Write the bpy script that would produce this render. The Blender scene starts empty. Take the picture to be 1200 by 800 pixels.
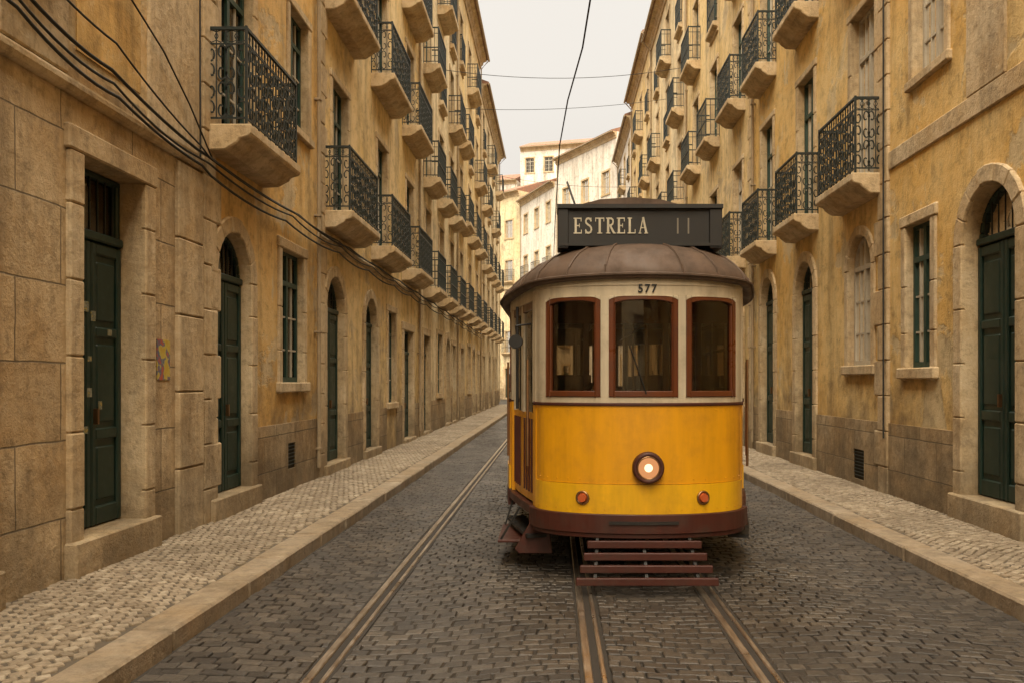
import bpy, math, random
import numpy as np
from mathutils import Vector
random.seed(7); rng=np.random.default_rng(7)
S=bpy.context.scene
S.view_settings.view_transform='Standard'
try: S.view_settings.look='None'
except Exception: pass
S.view_settings.exposure=0

# ------------------------------------------------------------ materials
class N:
    def __init__(s,name):
        s.m=bpy.data.materials.new(name); s.m.use_nodes=True
        s.t=s.m.node_tree; s.t.nodes.clear()
        s.out=s.t.nodes.new('ShaderNodeOutputMaterial')
        s.tc=s.t.nodes.new('ShaderNodeTexCoord')
    def n(s,typ,**k):
        x=s.t.nodes.new(typ)
        for a,b in k.items(): setattr(x,a,b)
        return x
    def l(s,a,b): s.t.links.new(a,b)
    def mapping(s,scale=(1,1,1),loc=(0,0,0),src=None):
        m=s.n('ShaderNodeMapping'); m.inputs['Scale'].default_value=scale; m.inputs['Location'].default_value=loc
        s.l(src or s.tc.outputs['Object'],m.inputs['Vector']); return m.outputs[0]
    def noise(s,scale,detail=6,rough=.6,vec=None,dist=0):
        x=s.n('ShaderNodeTexNoise'); x.inputs['Scale'].default_value=scale; x.inputs['Detail'].default_value=detail
        x.inputs['Roughness'].default_value=rough; x.inputs['Distortion'].default_value=dist
        s.l(vec or s.tc.outputs['Object'],x.inputs['Vector']); return x.outputs['Fac']
    def ramp(s,fac,stops):
        r=s.n('ShaderNodeValToRGB'); e=r.color_ramp.elements
        while len(e)<len(stops): e.new(.5)
        for i,(p,c) in enumerate(stops):
            e[i].position=p; e[i].color=(c,c,c,1) if isinstance(c,(int,float)) else (*c,1)
        s.l(fac,r.inputs[0]); return r.outputs[0]
    def mix(s,fac,a,b,mode='MIX'):
        x=s.n('ShaderNodeMix',data_type='RGBA',blend_type=mode)
        for sock,v in ((x.inputs[0],fac),(x.inputs[6],a),(x.inputs[7],b)):
            if isinstance(v,(int,float)): sock.default_value=v
            elif isinstance(v,tuple): sock.default_value=(*v,1)
            else: s.l(v,sock)
        return x.outputs[2]
    def math(s,op,a,b=0):
        x=s.n('ShaderNodeMath',operation=op)
        for sock,v in ((x.inputs[0],a),(x.inputs[1],b)):
            if isinstance(v,(int,float)): sock.default_value=v
            else: s.l(v,sock)
        return x.outputs[0]
    def bump(s,h,strength=.4,dist=.01,prev=None):
        b=s.n('ShaderNodeBump'); b.inputs['Strength'].default_value=strength; b.inputs['Distance'].default_value=dist
        s.l(h,b.inputs['Height'])
        if prev: s.l(prev,b.inputs['Normal'])
        return b.outputs[0]
    def pbr(s,col,rough=.8,metal=0,normal=None,coat=0,spec=.5):
        p=s.n('ShaderNodeBsdfPrincipled')
        for k,v in (('Base Color',col),('Roughness',rough),('Metallic',metal)):
            if isinstance(v,(int,float)): p.inputs[k].default_value=v
            elif isinstance(v,tuple): p.inputs[k].default_value=(*v,1)
            else: s.l(v,p.inputs[k])
        p.inputs['Coat Weight'].default_value=coat; p.inputs['Coat Roughness'].default_value=.15
        p.inputs['Specular IOR Level'].default_value=spec
        if normal: s.l(normal,p.inputs['Normal'])
        s.l(p.outputs[0],s.out.inputs[0]); return s.m
    def lowmask(s,top,sc):
        z=s.n('ShaderNodeSeparateXYZ'); s.l(s.tc.outputs['Object'],z.inputs[0])
        lo=s.n('ShaderNodeMapRange'); lo.inputs[1].default_value=0; lo.inputs[2].default_value=top; lo.inputs[3].default_value=1; lo.inputs[4].default_value=0
        s.l(z.outputs[2],lo.inputs[0])
        nz=s.noise(sc,5,.68)
        x=s.math('ADD',lo.outputs[0],s.math('MULTIPLY',s.math('SUBTRACT',nz,.5),2.2))
        return z,s.ramp(x,[(.25,0),(.95,1)])

def plaster(name,c1,c2,cp,seed=0,peel=.62):
    k=N(name)
    a=k.noise(.55,5,.62,k.mapping(loc=(seed*7.3,seed*3.1,seed)))
    col=k.mix(k.ramp(a,[(.36,0),(.62,1)]),c1,c2)
    pn=k.noise(.85,6,.68,k.mapping(loc=(seed*2+9,seed,4)),.4)
    pf=k.ramp(pn,[(peel-.03,0),(peel+.015,1)])
    col=k.mix(k.math('MULTIPLY',pf,.8),col,cp)
    st=k.noise(1.0,6,.72,k.mapping((2.0,2.0,.30),(seed,2,5)))
    col=k.mix(k.ramp(st,[(.47,0),(.74,.72)]),col,(.17,.112,.052))
    sp=k.noise(4.5,7,.76)
    col=k.mix(k.ramp(sp,[(.50,0),(.74,.68)]),col,(.13,.088,.045))
    col=k.mix(k.ramp(sp,[(.30,.35),(.46,0)]),col,(.74,.60,.38))
    z,g=k.lowmask(2.6,1.6)
    col=k.mix(k.math('MULTIPLY',g,.72),col,(.14,.10,.062))
    h=k.math('ADD',k.noise(9,5,.7),k.math('MULTIPLY',k.noise(60,2,.6),.22)); h=k.math('SUBTRACT',h,k.math('MULTIPLY',pf,.35))
    return k.pbr(col,.92,normal=k.bump(h,.6,.024),spec=.2)

def stone(name,c,dark=(.19,.14,.085),ashlar=False,bw=.95,bh=.48,low=.5):
    k=N(name)
    a=k.noise(1.1,5,.66)
    col=k.mix(k.ramp(a,[(.35,0),(.66,1)]),c,(c[0]*.80,c[1]*.70,c[2]*.56))
    st=k.noise(1.1,6,.72,k.mapping((2.4,2.4,.38)))
    col=k.mix(k.ramp(st,[(.46,0),(.74,.74)]),col,dark)
    sp=k.noise(9,7,.78)
    col=k.mix(k.ramp(sp,[(.50,0),(.72,.7)]),col,tuple(x*.8 for x in dark))
    col=k.mix(k.ramp(sp,[(.30,.3),(.45,0)]),col,(.74,.65,.49))
    z,g=k.lowmask(1.9,1.9)
    col=k.mix(k.math('MULTIPLY',g,low+.12),col,(.125,.095,.06))
    h=k.math('ADD',k.noise(7,6,.72),k.math('MULTIPLY',k.noise(45,3,.7),.25))
    if ashlar:
        cm=k.n('ShaderNodeCombineXYZ')
        nz=k.noise(3,2)
        yy=k.math('ADD',z.outputs[1],z.outputs[0]); yy=k.math('ADD',yy,k.math('MULTIPLY',nz,.03))
        zz=k.math('ADD',z.outputs[2],k.math('MULTIPLY',nz,.02))
        k.l(yy,cm.inputs[0]); k.l(zz,cm.inputs[1])
        br=k.n('ShaderNodeTexBrick'); k.l(cm.outputs[0],br.inputs['Vector'])
        br.inputs['Scale'].default_value=1; br.inputs['Brick Width'].default_value=bw; br.inputs['Row Height'].default_value=bh
        br.inputs['Mortar Size'].default_value=.008; br.inputs['Mortar Smooth'].default_value=.4
        br.inputs['Color1'].default_value=(1,1,1,1); br.inputs['Color2'].default_value=(.70,.66,.60,1); br.inputs['Mortar'].default_value=(.85,.85,.85,1)
        col=k.mix(.85,col,br.outputs['Color'],'MULTIPLY')
        col=k.mix(k.math('MULTIPLY',br.outputs['Fac'],.75),col,(.09,.07,.045))
        h=k.math('SUBTRACT',h,k.math('MULTIPLY',br.outputs['Fac'],.5))
    return k.pbr(col,.88,normal=k.bump(h,.75,.03),spec=.25)

def paint(name,c,rough=.45,wear=(.1,.1,.08),amt=.4,metal=0,coat=0,scale=5):
    k=N(name)
    a=k.noise(scale,6,.72)
    col=k.mix(k.ramp(a,[(.48,0),(.72,amt)]),c,wear)
    st=k.noise(2,4,.65,k.mapping((4,4,.5)))
    col=k.mix(k.ramp(st,[(.4,0),(.8,amt)]),col,tuple(x*.45 for x in c))
    r=k.ramp(a,[(.3,rough*.8),(.7,min(1,rough*1.45))])
    return k.pbr(col,r,metal,k.bump(k.noise(35,3,.6),.12,.004),coat)

M={}
M['pA']=plaster('plaster_beige',(.63,.43,.21),(.70,.53,.30),(.48,.37,.22),1,.57)
M['pB']=plaster('plaster_ochre',(.65,.385,.115),(.71,.49,.215),(.58,.47,.30),2,.58)
M['pC']=plaster('plaster_pale_yellow',(.69,.485,.205),(.75,.575,.315),(.52,.41,.26),3,.59)
M['pD']=plaster('plaster_cream',(.70,.545,.32),(.76,.635,.42),(.52,.43,.29),4,.60)
M['pE']=plaster('plaster_yellow',(.69,.43,.135),(.74,.54,.25),(.59,.48,.30),5,.58)
M['pW']=plaster('plaster_white',(.74,.68,.60),(.80,.74,.66),(.58,.53,.46),6,.65)
M['stone']=stone('limestone_trim',(.63,.50,.325))
M['ashlar']=stone('limestone_ashlar',(.69,.54,.345),ashlar=True,bw=1.15,bh=.62)
M['dado']=stone('limestone_base',(.50,.385,.24),ashlar=True,low=.6)
M['kerb']=stone('kerb_stone',(.42,.34,.25),(.15,.12,.085),low=.15)
M['door']=paint('door_green_paint',(.008,.031,.023),.42,(.050,.060,.045),.5)
M['frame']=paint('window_green_paint',(.014,.048,.036),.45,(.08,.09,.07),.3)
M['framew']=paint('window_white_paint',(.50,.45,.36),.5,(.25,.2,.15),.5)
M['iron']=paint('wrought_iron',(.009,.018,.016),.45,(.06,.03,.014),.45)
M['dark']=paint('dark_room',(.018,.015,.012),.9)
M['curtain']=paint('curtain_cloth',(.50,.44,.34),.9,(.35,.3,.23),.4,scale=3)
M['metalpipe']=paint('zinc_pipe',(.38,.29,.18),.6,(.16,.12,.07),.6)
M['cable']=paint('cable_rubber',(.012,.011,.010),.6)
M['yellow']=paint('tram_yellow_paint',(.78,.355,.006),.36,(.40,.17,.012),.42,coat=.12,scale=2.6)
M['yellow2']=paint('tram_yellow_bright',(.84,.45,.008),.34,(.46,.22,.015),.45,coat=.12,scale=2.6)
M['cream']=paint('tram_cream_paint',(.60,.51,.37),.4,(.27,.20,.12),.55,coat=.1,scale=3)
M['maroon']=paint('tram_maroon_paint',(.070,.016,.009),.45,(.05,.035,.022),.55)
M['brown']=paint('varnished_wood',(.13,.034,.010),.3,(.05,.02,.01),.5,coat=.3)
M['troof']=paint('tram_roof_canvas',(.115,.070,.045),.62,(.05,.035,.026),.7,scale=3)
M['black']=paint('tram_black_metal',(.014,.013,.012),.5,(.05,.035,.025),.6)
M['signb']=paint('sign_black',(.012,.010,.009),.45,(.035,.028,.02),.4)
M['letter']=paint('sign_letter_paint',(.62,.56,.43),.6)
M['mark']=paint('sign_mark_faded',(.22,.19,.15),.6)
M['chrome']=paint('lamp_brass',(.35,.2,.1),.3,(.1,.05,.03),.5,metal=.9)
M['redlens']=paint('amber_lens',(.52,.10,.025),.12,(.35,.05,.015),.1,coat=1)
k=N('rail_steel'); M['steel']=k.pbr(k.mix(k.ramp(k.noise(6,4,.7,k.mapping((6,.5,1))),[(.4,0),(.7,1)]),(.54,.46,.37),(.28,.21,.15)),k.ramp(k.noise(5,3),[(.3,.24),(.7,.48)]),.85)
k=N('groove_dirt'); M['groove']=k.pbr(k.mix(k.noise(20,3),(.02,.017,.014),(.045,.035,.027)),.9)
k=N('road_mortar'); M['bed']=k.pbr(k.mix(k.noise(14,4),(.020,.016,.013),(.05,.04,.03)),.95)
k=N('pavement_mortar'); M['bed2']=k.pbr(k.mix(k.noise(10,4),(.07,.055,.038),(.13,.10,.07)),.95)
k=N('ground_earth'); M['ground']=k.pbr(k.mix(k.noise(.5,4),(.12,.10,.08),(.2,.17,.13)),.95)

def settmat(name,stops,big,rlo,rhi):
    k=N(name); g=k.n('ShaderNodeNewGeometry')
    c=k.ramp(g.outputs['Random Per Island'],stops)
    f=k.noise(22,4,.72)
    c=k.mix(k.ramp(f,[(.38,0),(.72,.7)]),c,tuple(x*.4 for x in stops[0][1]))
    bg=k.noise(.8,5,.65)
    c=k.mix(k.ramp(bg,[(.38,0),(.66,big)]),c,tuple(x*.5 for x in stops[0][1]))
    r=k.ramp(bg,[(.35,rlo),(.7,rhi)])
    return k.pbr(c,r,normal=k.bump(k.noise(38,3,.7),.7,.010),spec=.5)
M['sett']=settmat('basalt_setts',[(0,(.050,.041,.034)),(.3,(.076,.063,.051)),(.7,(.098,.081,.065)),(1,(.14,.115,.09))],.6,.36,.60)
M['calc']=settmat('limestone_setts',[(0,(.27,.205,.135)),(.4,(.37,.29,.20)),(.75,(.44,.355,.25)),(1,(.52,.43,.315))],.6,.5,.8)

k=N('roof_tiles'); w=k.n('ShaderNodeTexWave',wave_type='BANDS',bands_direction='Y'); w.inputs['Scale'].default_value=1.6; w.inputs['Distortion'].default_value=.3
k.l(k.tc.outputs['Object'],w.inputs[0])
M['tile']=k.pbr(k.mix(k.ramp(k.noise(2.5,5,.7),[(.35,0),(.65,1)]),(.32,.15,.085),(.22,.13,.09)),.85,normal=k.bump(w.outputs['Fac'],.8,.06))

def thinglass(name,tint,refl=1.0,add=.05):
    k=N(name); tr=k.n('ShaderNodeBsdfTransparent'); tr.inputs[0].default_value=(*tint,1)
    gl=k.n('ShaderNodeBsdfGlossy'); gl.inputs['Roughness'].default_value=.03; gl.inputs[0].default_value=(refl,refl*.95,refl*.88,1)
    k.l(k.bump(k.noise(1.5,1,.5),.15,.03),gl.inputs['Normal'])
    fr=k.n('ShaderNodeFresnel'); fr.inputs[0].default_value=1.5
    mx=k.n('ShaderNodeMixShader'); k.l(k.math('ADD',fr.outputs[0],add),mx.inputs[0]); k.l(tr.outputs[0],mx.inputs[1]); k.l(gl.outputs[0],mx.inputs[2])
    k.l(mx.outputs[0],k.out.inputs[0]); return k.m
M['glass']=thinglass('window_glass',(.52,.50,.44),.9)
M['tglass']=thinglass('tram_glass',(.68,.62,.52),.85,.03)
k=N('headlamp_glow'); e=k.n('ShaderNodeEmission'); e.inputs[0].default_value=(1,.42,.16,1); e.inputs[1].default_value=.75; k.l(e.outputs[0],k.out.inputs[0]); M['lampg']=k.m
k=N('headlamp_bulb'); e=k.n('ShaderNodeEmission'); e.inputs[0].default_value=(1,.72,.42,1); e.inputs[1].default_value=2.0; k.l(e.outputs[0],k.out.inputs[0]); M['bulb']=k.m
k=N('poster_paper'); M['poster']=k.pbr(k.ramp(k.noise(9,3,.5),[(.38,(.50,.34,.04)),(.48,(.55,.42,.08)),(.54,(.08,.13,.22)),(.62,(.45,.1,.05))]),.7)
k=N('worn_sticker_paper'); M['sticker']=k.pbr(k.ramp(k.noise(30,3,.5),[(.4,(.30,.28,.20)),(.55,(.12,.14,.10)),(.65,(.4,.3,.08))]),.8)

# ------------------------------------------------------------ mesh building
class MB:
    def __init__(s): s.v=[]; s.f=[]
    def add(s,vs,fs):
        o=len(s.v); s.v.extend([tuple(x) for x in vs]); s.f.extend([tuple(i+o for i in f) for f in fs])
    def obj(s,name,mat,parent=None,smooth=False,bevel=0):
        if not s.v: return None
        me=bpy.data.meshes.new(name); me.from_pydata(s.v,[],s.f); me.materials.append(mat)
        if smooth: me.polygons.foreach_set('use_smooth',[True]*len(me.polygons))
        o=bpy.data.objects.new(name,me); S.collection.objects.link(o)
        if parent: o.parent=parent
        if bevel:
            b=o.modifiers.new('bevel','BEVEL'); b.width=bevel; b.segments=1; b.limit_method='ANGLE'; b.angle_limit=.7
        return o
def empty(name):
    o=bpy.data.objects.new(name,None); S.collection.objects.link(o); return o
class Fr:
    def __init__(s,O,U,Nn): s.O=Vector(O); s.U=Vector(U).normalized(); s.N=Vector(Nn).normalized()
    def P(s,u,v,w): 
        p=s.O+s.U*u+s.N*w; return (p.x,p.y,p.z+v)
def box(mb,F,u0,u1,v0,v1,w0,w1):
    P=F.P
    mb.add([P(u0,v0,w0),P(u1,v0,w0),P(u1,v1,w0),P(u0,v1,w0),P(u0,v0,w1),P(u1,v0,w1),P(u1,v1,w1),P(u0,v1,w1)],
           [(0,3,2,1),(4,5,6,7),(0,1,5,4),(1,2,6,5),(2,3,7,6),(3,0,4,7)])
def quad(mb,F,a,b,c,d): mb.add([F.P(*a),F.P(*b),F.P(*c),F.P(*d)],[(0,1,2,3)])
def prism(mb,F,poly,w0,w1):
    n=len(poly); vs=[F.P(u,v,w0) for u,v in poly]+[F.P(u,v,w1) for u,v in poly]
    mb.add(vs,[tuple(range(n))[::-1],tuple(range(n,2*n))]+[(i,(i+1)%n,n+(i+1)%n,n+i) for i in range(n)])
def extr(mb,F,prof,u0,u1):
    n=len(prof); vs=[F.P(u0,v,w) for w,v in prof]+[F.P(u1,v,w) for w,v in prof]
    mb.add(vs,[tuple(range(n))[::-1],tuple(range(n,2*n))]+[(i,(i+1)%n,n+(i+1)%n,n+i) for i in range(n)])
def sweep(mb,pts,r,n=4):
    pts=[Vector(p) for p in pts]; rings=[]
    for i,p in enumerate(pts):
        t=(pts[min(i+1,len(pts)-1)]-pts[max(i-1,0)]).normalized()
        a=Vector((0,0,1)) if abs(t.z)<.9 else Vector((1,0,0))
        b=t.cross(a).normalized(); c=t.cross(b).normalized()
        rings.append([p+(b*math.cos(2*math.pi*(j+.5)/n)+c*math.sin(2*math.pi*(j+.5)/n))*r for j in range(n)])
    vs=[q for rg in rings for q in rg]; fs=[]
    for i in range(len(rings)-1):
        for j in range(n): fs.append((i*n+j,i*n+(j+1)%n,(i+1)*n+(j+1)%n,(i+1)*n+j))
    fs.append(tuple(range(n))); fs.append(tuple(range((len(rings)-1)*n,len(rings)*n))[::-1])
    mb.add(vs,fs)

# ------------------------------------------------------------ facades
def toppts(o,grow=0,n=14):
    u0,u1,v1,rise=o['u0'],o['u1'],o['v1'],o['rise']
    if rise<=0: return [(u0-grow,v1+grow),(u1+grow,v1+grow)]
    uc=(u0+u1)/2; a=(u1-u0)/2; sp=v1-rise
    return [(uc-(a+grow)*math.cos(math.pi*i/n),sp+(rise+grow)*math.sin(math.pi*i/n)) for i in range(n+1)]
def wallband(mb,F,a,b,v0,v1,ops):
    ops=sorted(ops,key=lambda o:o['u0']); cur=a
    for o in ops:
        if o['u0']>cur: quad(mb,F,(cur,v0,0),(o['u0'],v0,0),(o['u0'],v1,0),(cur,v1,0))
        if o['v0']>v0+.001: quad(mb,F,(o['u0'],v0,0),(o['u1'],v0,0),(o['u1'],o['v0'],0),(o['u0'],o['v0'],0))
        tp=toppts(o)
        for p,q in zip(tp[:-1],tp[1:]): quad(mb,F,(p[0],p[1],0),(q[0],q[1],0),(q[0],v1,0),(p[0],v1,0))
        cur=o['u1']
    if cur<b: quad(mb,F,(cur,v0,0),(b,v0,0),(b,v1,0),(cur,v1,0))
def reveal(mb,F,o,d):
    sp=o['v1']-o['rise']; u0,u1,v0=o['u0'],o['u1'],o['v0']
    quad(mb,F,(u0,v0,0),(u0,sp,0),(u0,sp,-d),(u0,v0,-d)); quad(mb,F,(u1,v0,0),(u1,sp,0),(u1,sp,-d),(u1,v0,-d))
    quad(mb,F,(u0,v0,0),(u1,v0,0),(u1,v0,-d),(u0,v0,-d))
    tp=toppts(o)
    for p,q in zip(tp[:-1],tp[1:]): quad(mb,F,(p[0],p[1],0),(q[0],q[1],0),(q[0],q[1],-d),(p[0],p[1],-d))
def surround(mb,F,o,g,pr,base):
    sp=o['v1']-o['rise']; u0,u1=o['u0'],o['u1']
    for a,b in ((u0-g,u0+.002),(u1-.002,u1+g)):
        v=base; hs=.62 if sp-base>2 else 9
        while v<sp-.01:
            e=min(v+hs,sp)
            if sp-e<.25: e=sp
            box(mb,F,a,b,v,e-.004,-.02,pr+random.uniform(-.003,.003)); v=e
    if o['rise']>0:
        a=toppts(o); b=toppts(o,g)
        for i in range(0,len(a)-1,2):
            pts=[a[i],a[i+1],a[i+2],b[i+2],b[i+1],b[i]]; cx=sum(p[0] for p in pts)/6; cy=sum(p[1] for p in pts)/6
            pts=[(cx+(x-cx)*.985,cy+(y-cy)*.985) for x,y in pts]
            prism(mb,F,pts,-.02,pr+random.uniform(-.003,.004)+(.02 if i==6 else 0))
    else:
        box(mb,F,u0-g-.03,u1+g+.03,sp,sp+g,-.02,pr+.008)
def ringframe(mb,F,o,t,w0,w1):
    sp=o['v1']-o['rise']
    a=toppts(o,-t); b=toppts(o)
    if o['rise']>0:
        for i in range(len(a)-1): prism(mb,F,[a[i],a[i+1],b[i+1],b[i]],w0,w1)
    else: box(mb,F,o['u0'],o['u1'],sp-t,sp,w0,w1)
def archh(o,u):
    if o['rise']<=0: return o['v1']
    uc=(o['u0']+o['u1'])/2; a=(o['u1']-o['u0'])/2; x=min(1,abs(u-uc)/a)
    return o['v1']-o['rise']+o['rise']*math.sqrt(max(0,1-x*x))
def doorinfill(B,F,o,d):
    u0,u1,v0=o['u0'],o['u1'],o['v0']; mb=B['doors']; uc=(u0+u1)/2
    vt=o['v1']-o['rise']-.02 if o['rise']>0 else o['v1']-.62
    box(mb,F,u0,u1,v0,vt,-d-.06,-d)
    H=vt-v0
    for a,b in ((u0,uc-.006),(uc+.006,u1)):
        s=.075
        box(mb,F,a+.002,a+s,v0+.01,vt-.01,-d-.01,-d+.03); box(mb,F,b-s,b-.002,v0+.01,vt-.01,-d-.01,-d+.03)
        for f0,f1 in ((0,.07),(.30,.345),(.66,.70),(.95,.995)):
            box(mb,F,a+s,b-s,v0+.01+H*f0,v0+H*f1,-d-.01,-d+.027)
        for f0,f1 in ((.09,.28),(.365,.64),(.72,.93)):
            box(mb,F,a+s+.035,b-s-.035,v0+H*f0,v0+H*f1,-d-.01,-d+.018)
    box(B['brass'],F,uc+.03,uc+.06,v0+H*.36,v0+H*.36+.14,-d+.02,-d+.07)
    box(mb,F,u0,u1,vt,vt+.08,-d-.05,-d+.05)
    ringframe(mb,F,o,.06,-d-.04,-d+.02)
    if o['rise']<=0:
        box(mb,F,u0,u0+.06,vt,o['v1'],-d-.04,-d+.018); box(mb,F,u1-.06,u1,vt,o['v1'],-d-.04,-d+.018)
    poly=[(u0,vt+.05),(u1,vt+.05)]+toppts(o)[::-1]
    prism(B['glass'],F,poly,-d-.03,-d-.028)
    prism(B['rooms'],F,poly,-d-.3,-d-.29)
    for i in range(1,8):
        u=u0+(u1-u0)*i/8; sweep(B['iron'],[F.P(u,vt+.06,-d+.01),F.P(u,archh(o,u)-.03,-d+.01)],.009)
def wininfill(B,F,o,d,white):
    u0,u1,v0=o['u0'],o['u1'],o['v0']; mb=B['framesw' if white else 'frames']; uc=(u0+u1)/2; sp=o['v1']-o['rise']
    t=.055
    box(mb,F,u0,u0+t,v0,sp,-d-.04,-d+.02); box(mb,F,u1-t,u1,v0,sp,-d-.04,-d+.02); box(mb,F,u0+t,u1-t,v0,v0+.08,-d-.04,-d+.022)
    ringframe(mb,F,o,t,-d-.04,-d+.018)
    box(mb,F,uc-.04,uc+.04,v0+.05,o['v1']-.04,-d-.03,-d+.026)
    H=o['v1']-v0
    tr=v0+H*.74
    box(mb,F,u0+t,u1-t,tr,tr+.07,-d-.03,-d+.03)
    mw=.013; m2=B['framesw']
    for f in (.25,.5):
        box(m2,F,u0+t,uc-.04,v0+H*f-mw,v0+H*f+mw,-d-.02,-d+.01); box(m2,F,uc+.04,u1-t,v0+H*f-mw,v0+H*f+mw,-d-.02,-d+.01)
    for uu in ((u0+t+uc-.04)/2,(u1-t+uc+.04)/2):
        box(m2,F,uu-mw,uu+mw,v0+.08,archh(o,uu)-.03,-d-.02,-d+.012)
    g=[(u0,v0),(u1,v0)]+toppts(o)[::-1]
    prism(B['glass'],F,g,-d-.012,-d-.010)
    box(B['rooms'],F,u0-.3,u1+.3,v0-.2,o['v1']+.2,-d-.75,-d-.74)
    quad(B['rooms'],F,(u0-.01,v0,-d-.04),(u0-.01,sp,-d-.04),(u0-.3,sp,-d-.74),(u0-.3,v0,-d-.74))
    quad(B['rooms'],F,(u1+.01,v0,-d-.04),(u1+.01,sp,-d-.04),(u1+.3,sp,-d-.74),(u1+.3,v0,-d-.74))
    if random.random()<.6:
        m=B['curtains']; open_=random.uniform(.15,.6)
        for side in (0,1):
            L=(u1-u0)/2*(1-open_*random.uniform(.6,1)); n=12
            for i in range(n):
                a=i/n*L; b=(i+1)/n*L; wa=-d-.14+.025*math.sin(i*1.9); wb=-d-.14+.025*math.sin((i+1)*1.9)
                ua,ub=(u0+a,u0+b) if side==0 else (u1-a,u1-b)
                quad(m,F,(ua,v0+.03,wa),(ub,v0+.03,wb),(ub,sp,wb),(ua,sp,wa))

def rail_panel(mb,A,Bp,v0,h,detail):
    A=Vector(A); Bp=Vector(Bp); D=Bp-A; L=D.length; T=D.normalized()
    def p(s,v): q=A+T*s; return (q.x,q.y,q.z+v)
    sweep(mb,[p(0,v0+h),p(L,v0+h)],.024); sweep(mb,[p(0,v0+.07),p(L,v0+.07)],.014); sweep(mb,[p(0,v0+h*.84),p(L,v0+h*.84)],.011)
    sweep(mb,[p(0,v0),p(0,v0+h+.03)],.020)
    if detail==0:
        n=max(2,int(L/.11))
        for i in range(1,n): sweep(mb,[p(L*i/n,v0+.07),p(L*i/n,v0+h)],.010)
        sweep(mb,[p(0,v0+h*.45),p(L,v0+h*.45)],.02)
        return
    n=max(2,round(L/.20)); c=L/n
    for i in range(n):
        if i: sweep(mb,[p(c*i,v0+.03),p(c*i,v0+h)],.0115)
        sweep(mb,[p(c*(i+.5),v0+.07),p(c*(i+.5),v0+h)],.008)
        rows=4; ch=(h*.84-.07)/rows; R=min(c,ch)*.56
        for r in range(rows):
            cu=c*(i+.5); cv=v0+.07+ch*(r+.5); sg=1 if (r+i)%2 else -1
            K=15 if detail==2 else 9
            for ph in (0,math.pi):
                pts=[]
                for q in range(K):
                    a=q/(K-1)*math.pi*1.7; rr=R*(1-.72*q/(K-1))
                    pts.append(p(cu+sg*(rr*math.cos(a+ph)*.5+ (.5*R*math.cos(ph))),cv+rr*math.sin(a+ph)*.95))
                sweep(mb,pts,.0115,3 if detail==1 else 4)
        K=9; rr=h*.065
        for cc in (.27,.73):
            sweep(mb,[p(c*(i+cc)+rr*math.cos(6.283*q/(K-1)),v0+h*.92+rr*math.sin(6.283*q/(K-1))) for q in range(K)],.007,3)
def balcony(B,F,u0,u1,vb,d,detail):
    t=.30
    extr(B['slabs'],F,[(-.02,vb),(d*.45,vb+.01),(d-.12,vb+.09),(d-.10,vb+.13),(d,vb+.16),(d+.03,vb+.19),(d+.03,vb+t),(-.02,vb+t)],u0,u1)
    v=vb+t; e=.03; P=F.P
    rail_panel(B['iron'],P(u0+e,0,d-.03),P(u1-e,0,d-.03),v,1.08,detail)
    rail_panel(B['iron'],P(u0+e,0,.0),P(u0+e,0,d-.03),v,1.08,detail)
    rail_panel(B['iron'],P(u1-e,0,d-.03),P(u1-e,0,.0),v,1.08,detail)

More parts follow.
